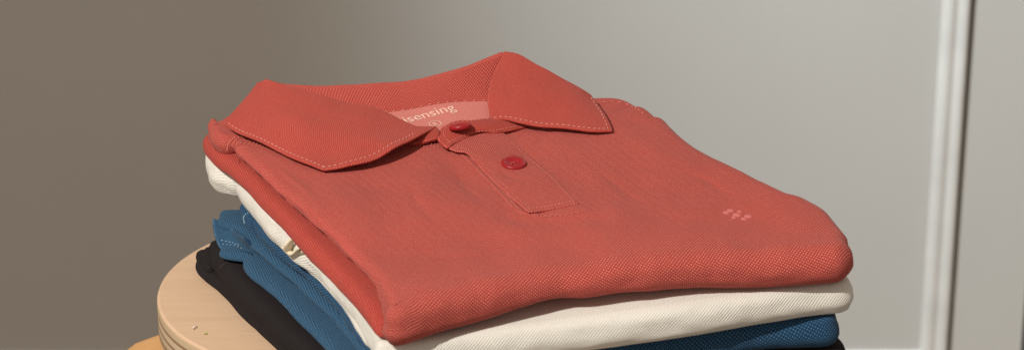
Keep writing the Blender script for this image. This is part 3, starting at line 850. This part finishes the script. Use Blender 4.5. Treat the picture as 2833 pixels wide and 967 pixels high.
# ------------------------------------------------------------------ stool
def wood_mat(name, plies):
    m, nt, b = new_mat(name)
    tcn = N(nt, 'ShaderNodeTexCoord'); mp = N(nt, 'ShaderNodeMapping'); nt.links.new(tcn.outputs['Object'], mp.inputs[0])
    mp.inputs['Rotation'].default_value = (0, 0, math.radians(-12)); mp.inputs['Scale'].default_value = (6, 90, 60)
    n1 = N(nt, 'ShaderNodeTexNoise'); n1.inputs['Scale'].default_value = 1.6; n1.inputs['Detail'].default_value = 5; n1.inputs['Distortion'].default_value = 0.6
    nt.links.new(mp.outputs[0], n1.inputs['Vector'])
    n2 = N(nt, 'ShaderNodeTexNoise'); n2.inputs['Scale'].default_value = 9; n2.inputs['Detail'].default_value = 3
    nt.links.new(tcn.outputs['Object'], n2.inputs['Vector'])
    n3 = N(nt, 'ShaderNodeTexNoise'); n3.inputs['Scale'].default_value = 8; n3.inputs['Detail'].default_value = 2
    nt.links.new(mp.outputs[0], n3.inputs['Vector'])
    if plies: c1, c2 = (0.56, 0.37, 0.235), (0.69, 0.485, 0.335)
    else: c1, c2 = (0.46, 0.24, 0.09), (0.62, 0.36, 0.16)
    col = mixc(nt, n1.outputs['Fac'], c1, c2)
    col = mixc(nt, M(nt, 'MULTIPLY', n2.outputs['Fac'], 0.45), col, tuple(c*0.86 for c in c2))
    sp = N(nt, 'ShaderNodeMapRange'); sp.inputs[1].default_value = 0.66; sp.inputs[2].default_value = 0.78; nt.links.new(n3.outputs['Fac'], sp.inputs[0])
    col = mixc(nt, M(nt, 'MULTIPLY', sp.outputs[0], 0.6), col, (0.34, 0.18, 0.09))
    if plies:
        sx = N(nt, 'ShaderNodeSeparateXYZ'); nt.links.new(tcn.outputs['Object'], sx.inputs[0])
        z = M(nt, 'ADD', sx.outputs[2], M(nt, 'MULTIPLY', M(nt, 'SUBTRACT', n2.outputs['Fac'], 0.5), 0.0010))
        ramp = N(nt, 'ShaderNodeValToRGB'); ramp.color_ramp.interpolation = 'CONSTANT'
        t = M(nt, 'DIVIDE', M(nt, 'MULTIPLY', z, -1.0), 0.0215); nt.links.new(t, ramp.inputs[0])
        bands = [(0, (0.60, 0.42, 0.26)), (0.09, (0.52, 0.40, 0.26)), (0.25, (0.22, 0.11, 0.05)), (0.33, (0.60, 0.47, 0.33)), (0.50, (0.25, 0.13, 0.06)), (0.58, (0.62, 0.50, 0.36)),
                 (0.70, (0.50, 0.36, 0.22)), (0.76, (0.22, 0.11, 0.05)), (0.84, (0.60, 0.47, 0.32))]
        els = ramp.color_ramp.elements
        els[0].position = 0; els[0].color = (*bands[0][1], 1); els[1].position = bands[1][0]; els[1].color = (*bands[1][1], 1)
        for pz, c in bands[2:]:
            e_ = els.new(pz); e_.color = (*c, 1)
        mp2 = N(nt, 'ShaderNodeMapping'); mp2.inputs['Scale'].default_value = (60, 60, 700); nt.links.new(tcn.outputs['Object'], mp2.inputs[0])
        n4 = N(nt, 'ShaderNodeTexNoise'); n4.inputs['Scale'].default_value = 1.2; n4.inputs['Detail'].default_value = 4; nt.links.new(mp2.outputs[0], n4.inputs['Vector'])
        side = mixc(nt, M(nt, 'MULTIPLY', n4.outputs['Fac'], 0.55), ramp.outputs[0], (0.42, 0.30, 0.19))
        geo = N(nt, 'ShaderNodeNewGeometry'); s2 = N(nt, 'ShaderNodeSeparateXYZ'); nt.links.new(geo.outputs['Normal'], s2.inputs[0])
        isT = M(nt, 'GREATER_THAN', s2.outputs[2], 0.5)
        col = mixc(nt, isT, side, col)
    nt.links.new(col, b.inputs['Base Color']); b.inputs['Roughness'].default_value = 0.55; b.inputs['Specular IOR Level'].default_value = 0.3
    bp = N(nt, 'ShaderNodeBump'); bp.inputs['Strength'].default_value = 0.15; bp.inputs['Distance'].default_value = 0.0005
    nt.links.new(n1.outputs['Fac'], bp.inputs['Height']); nt.links.new(bp.outputs[0], b.inputs['Normal'])
    return m
m_seat = wood_mat('birch_plywood', True); m_leg = wood_mat('beech_wood', False)
stool = thing('stool', 'light birch plywood stool with rounded seat under the stack of shirts', 'stool')
lm = U(437, 800, 0); RC = 0.090; S = 0.118
c0 = Vector((lm.x+RC, lm.y, 0))
hd = math.radians(45)
def rrect():
    dfar = Vector((math.cos(hd), math.sin(hd), 0)); dnear = Vector((math.cos(hd), -math.sin(hd), 0))
    cs = [(c0, math.pi, 2*hd), ]
    centres = [c0, c0+dnear*S, c0+dnear*S+dfar*S, c0+dfar*S]
    out = []
    a0 = [math.pi-(math.pi/2-hd) , math.pi+(math.pi/2-hd)]
    arcs = [(math.pi/2+hd, 3*math.pi/2-hd), (3*math.pi/2-hd, 3*math.pi/2+hd), (-math.pi/2+hd, math.pi/2-hd), (math.pi/2-hd, math.pi/2+hd)]
    for c, (s, e_) in zip(centres, arcs):
        for k in range(41):
            a = lerp(s, e_, k/40); out.append(c+Vector((math.cos(a), math.sin(a), 0))*RC)
    return out
outl = rrect(); cen = sum(outl, Vector())/len(outl)
prof = [(-0.0016, 0.0), (-0.0009, -0.0002), (-0.0003, -0.0007), (0, -0.0015), (0, -0.0200), (-0.0004, -0.0209), (-0.0012, -0.0214)]
vs = []; fs = []; n = len(outl)
nrms = []
for i in range(n):
    t = outl[(i+1) % n]-outl[i-1]; nrms.append(Vector((t.y, -t.x, 0)).normalized())
for off, z in prof:
    for i in range(n): vs.append(outl[i]+nrms[i]*off+Vector((0, 0, z)))
for k in range(len(prof)-1):
    for i in range(n): fs.append((k*n+i, (k+1)*n+i, (k+1)*n+(i+1) % n, k*n+(i+1) % n))
fs.append(tuple(range(n))); fs.append(tuple((len(prof)-1)*n+i for i in range(n))[::-1])
seat = mesh_obj('seat', vs, fs, m_seat, stool, None)
seat.data.polygons[-1].use_smooth = False; seat.data.polygons[-2].use_smooth = False
# bent legs
def leg(direction, start, first=False):
    d = direction.normalized(); s = Vector((-d.y, d.x, 0)); w = 0.034; th = 0.020
    path = [start-d*0.10+Vector((0, 0, -0.032)), start-d*0.03+Vector((0, 0, -0.032)), start+d*0.004+Vector((0, 0, -0.036)), start+d*0.030+Vector((0, 0, -0.054)), start+d*0.044+Vector((0, 0, -0.085)), start+d*0.052+Vector((0, 0, -0.16)), start+d*0.095+Vector((0, 0, -0.778))]
    path = resample(path, 40); vs = []; fs = []
    sec = []
    for k in range(28):
        a = 2*math.pi*k/28; ca, sa = math.cos(a), math.sin(a)
        sec.append((math.copysign(abs(ca)**0.35, ca), math.copysign(abs(sa)**0.35, sa)))
    for i, p in enumerate(path):
        t = (path[min(39, i+1)]-path[max(0, i-1)]).normalized(); nn = s.cross(t).normalized()
        for (x, y) in sec: vs.append(p+s*x*w/2+nn*y*th/2)
    for i in range(39):
        for k in range(28): fs.append((i*28+k, i*28+(k+1) % 28, (i+1)*28+(k+1) % 28, (i+1)*28+k))
    fs.append(tuple(range(28))[::-1]); fs.append(tuple(39*28+k for k in range(28)))
    mesh_obj('leg', vs, fs, m_leg, stool, None)
cc = c0+Vector((math.cos(hd)*S, 0, 0))
lp = U(455, 945, -0.0215)
dl = Vector((-0.97, -0.22, 0))
leg(dl, Vector((lp.x+0.000, lp.y+0.006, 0)))
for q in (Vector((1, 0.1, 0)), Vector((0.15, 1, 0)), Vector((0.1, -1, 0))):
    q = q.normalized(); rr = RC+S*math.cos(hd) if abs(q.x) > .5 else RC+S*math.sin(hd)
    leg(q, cc+q*(rr-0.045))
# splinter and speck
mb = MB()
for (a, b_) in (((533, 904), (545, 901)), ((536, 905), (534, 909)), ((537, 903), (540, 899))):
    tube(mb, [U(*a, 0.0006), U((a[0]+b_[0])/2, (a[1]+b_[1])/2, 0.0012), U(*b_, 0.0006)], 0.00025, 5)
m_sp, _, _ = plain('pale_splinter', (0.85, 0.72, 0.62)); mb.build('splinter', m_sp, seat)
mb = MB()
for k in range(6):
    p = U(571+random.uniform(-6, 6), 921+random.uniform(-3, 3), 0.0003)
    tube(mb, [p, p+Vector((random.uniform(-.0009, .0009), random.uniform(-.0009, .0009), 0.0001))], 0.00025, 5)
m_gr, _, _ = plain('green_paint_speck', (0.35, 0.36, 0.08)); mb.build('paint_speck', m_gr, seat)

# ------------------------------------------------------------------ panelled wall
WY = 0.95
m_wall, ntw, bw = new_mat('painted_panel')
tcn = N(ntw, 'ShaderNodeTexCoord'); nz = N(ntw, 'ShaderNodeTexNoise'); nz.inputs['Scale'].default_value = 5; nz.inputs['Detail'].default_value = 6
ntw.links.new(tcn.outputs['Object'], nz.inputs['Vector'])
mpw = N(ntw, 'ShaderNodeMapping'); mpw.inputs['Scale'].default_value = (60, 60, 3); ntw.links.new(tcn.outputs['Object'], mpw.inputs[0])
nb = N(ntw, 'ShaderNodeTexNoise'); nb.inputs['Scale'].default_value = 2; nb.inputs['Detail'].default_value = 4; ntw.links.new(mpw.outputs[0], nb.inputs['Vector'])
ntw.links.new(mixc(ntw, nz.outputs['Fac'], (0.62, 0.60, 0.57), (0.70, 0.68, 0.65)), bw.inputs['Base Color'])
bw.inputs['Roughness'].default_value = 0.55
bpw = N(ntw, 'ShaderNodeBump'); bpw.inputs['Strength'].default_value = 0.25; bpw.inputs['Distance'].default_value = 0.001
ntw.links.new(nb.outputs['Fac'], bpw.inputs['Height']); ntw.links.new(bpw.outputs[0], bw.inputs['Normal'])
m_mould, _, bm_ = plain('white_moulding', (0.80, 0.78, 0.75), 0.45, 0.4, ns=30)
m_gap, _, _ = plain('dark_gap', (0.16, 0.13, 0.10), 0.9, 0.1, ns=30)
def wall_x(px, py):
    d = FW + RT*((px-W0/2)/FPX) - UPV*((py-H0/2)/FPX); t = (WY-CAM.y)/d.y; return CAM+d*t
pw = wall_x(2700, 0); pb = wall_x(2620, 967); XG = (wall_x(2697, 0).x+wall_x(2628, 967).x)/2
print('wall x', wall_x(2697, 0), wall_x(2628, 967), wall_x(2833, 880))
XL = (wall_x(2608, 0).x+wall_x(2545, 967).x)/2
ZB = wall_x(2500, 968).z
XR = wall_x(2831, 900).x
def box(mb, x0, x1, y0, y1, z0, z1):
    vs = [(x, y, z) for x in (x0, x1) for y in (y0, y1) for z in (z0, z1)]
    mb.add(vs, [(0, 1, 3, 2), (4, 6, 7, 5), (0, 4, 5, 1), (2, 3, 7, 6), (0, 2, 6, 4), (1, 5, 7, 3)])
mb = MB(); box(mb, -2.2, XG-0.0035, WY, WY+0.03, -0.80, 1.5); 
wall = mb.build('wall', m_wall, None, smooth=False)
wall['label'] = 'painted grey-beige panelled wall behind the stack'; wall['kind'] = 'structure'
mb = MB(); box(mb, XG+0.0035-0.0035, XR-0.001, WY-0.003, WY+0.03, -0.80, 1.5); box(mb, XR+0.004, 2.2, WY-0.003, WY+0.03, -0.80, 1.5)
mb.build('side_panel', m_wall, wall, smooth=False)
mb = MB(); box(mb, -2.2, 2.2, WY+0.031, WY+0.04, -0.80, 1.5); mb.build('backing', m_gap, wall, smooth=False)
# moulding profile extruded in z: (x, y depth)
w_ = XG-0.0035-XL
pf = [(0.0, 0.0), (0.04, 0.004), (0.12, 0.009), (0.26, 0.0125), (0.40, 0.0130), (0.50, 0.0105), (0.56, 0.0100), (0.64, 0.0125), (0.80, 0.0160), (0.90, 0.0160), (0.97, 0.0130), (1.0, 0.0060), (1.0, 0.0)]
def mould_line(mb, f):  # f(u, depth, end) -> point
    vs = []; fs = []; n = len(pf)
    for e_ in (0, 1):
        for (u, d_) in pf: vs.append(f(u, d_*0.6, e_))
    for i in range(n-1): fs.append((i, i+1, n+i+1, n+i))
    mb.add(vs, fs)
mb = MB()
mould_line(mb, lambda u, d_, e_: Vector((XL+u*w_, WY-d_, 1.5 if e_ else ZB-u*w_)))
mould_line(mb, lambda u, d_, e_: Vector((XL+u*w_ if e_ else -2.2, WY-d_, ZB-u*w_)))
mb.build('panel_moulding', m_mould, wall)
mb = MB(); mb.add([(-2.2, WY+0.04, -0.80), (2.2, WY+0.04, -0.80), (2.2, -1.2, -0.80), (-2.2, -1.2, -0.80)], [(0, 3, 2, 1)])
m_fl, _, _ = plain('pale_floor', (0.45, 0.38, 0.30), 0.5, 0.3, ns=12)
fl = mb.build('floor', m_fl, None, smooth=False); fl['kind'] = 'structure'; fl['label'] = 'pale floor under the stool'

# ------------------------------------------------------------------ light
w = D.worlds.new('World'); scene.world = w; w.use_nodes = True
bg = w.node_tree.nodes['Background']; bg.inputs[0].default_value = (1.0, 0.87, 0.73, 1); bg.inputs[1].default_value = 0.37
def spot(name, loc, target, power, size_deg, blend, radius, col):
    l = D.lights.new(name, 'SPOT'); l.energy = power; l.spot_size = math.radians(size_deg); l.spot_blend = blend; l.shadow_soft_size = radius; l.color = col
    o = D.objects.new(name, l); C.objects.link(o); o.location = loc
    o.rotation_euler = (Vector(target)-Vector(loc)).to_track_quat('-Z', 'Y').to_euler()
    return o
LD = Vector((-0.43, -0.56, 0.74)).normalized()
spot('key_lamp', Vector((0, 0, 0.05))+LD*3.2, (0.0, 0.01, 0.05), 440, 9.5, 0.12, 0.014, (1.0, 0.95, 0.87))
spot('added_wall_spot', (-0.35, 0.25, 1.5), (0.72, WY, -0.50), 215, 46, 1.0, 0.06, (0.87, 0.96, 1.0))  # added spot for the wall alone; its soft cone edge leaves the left darker
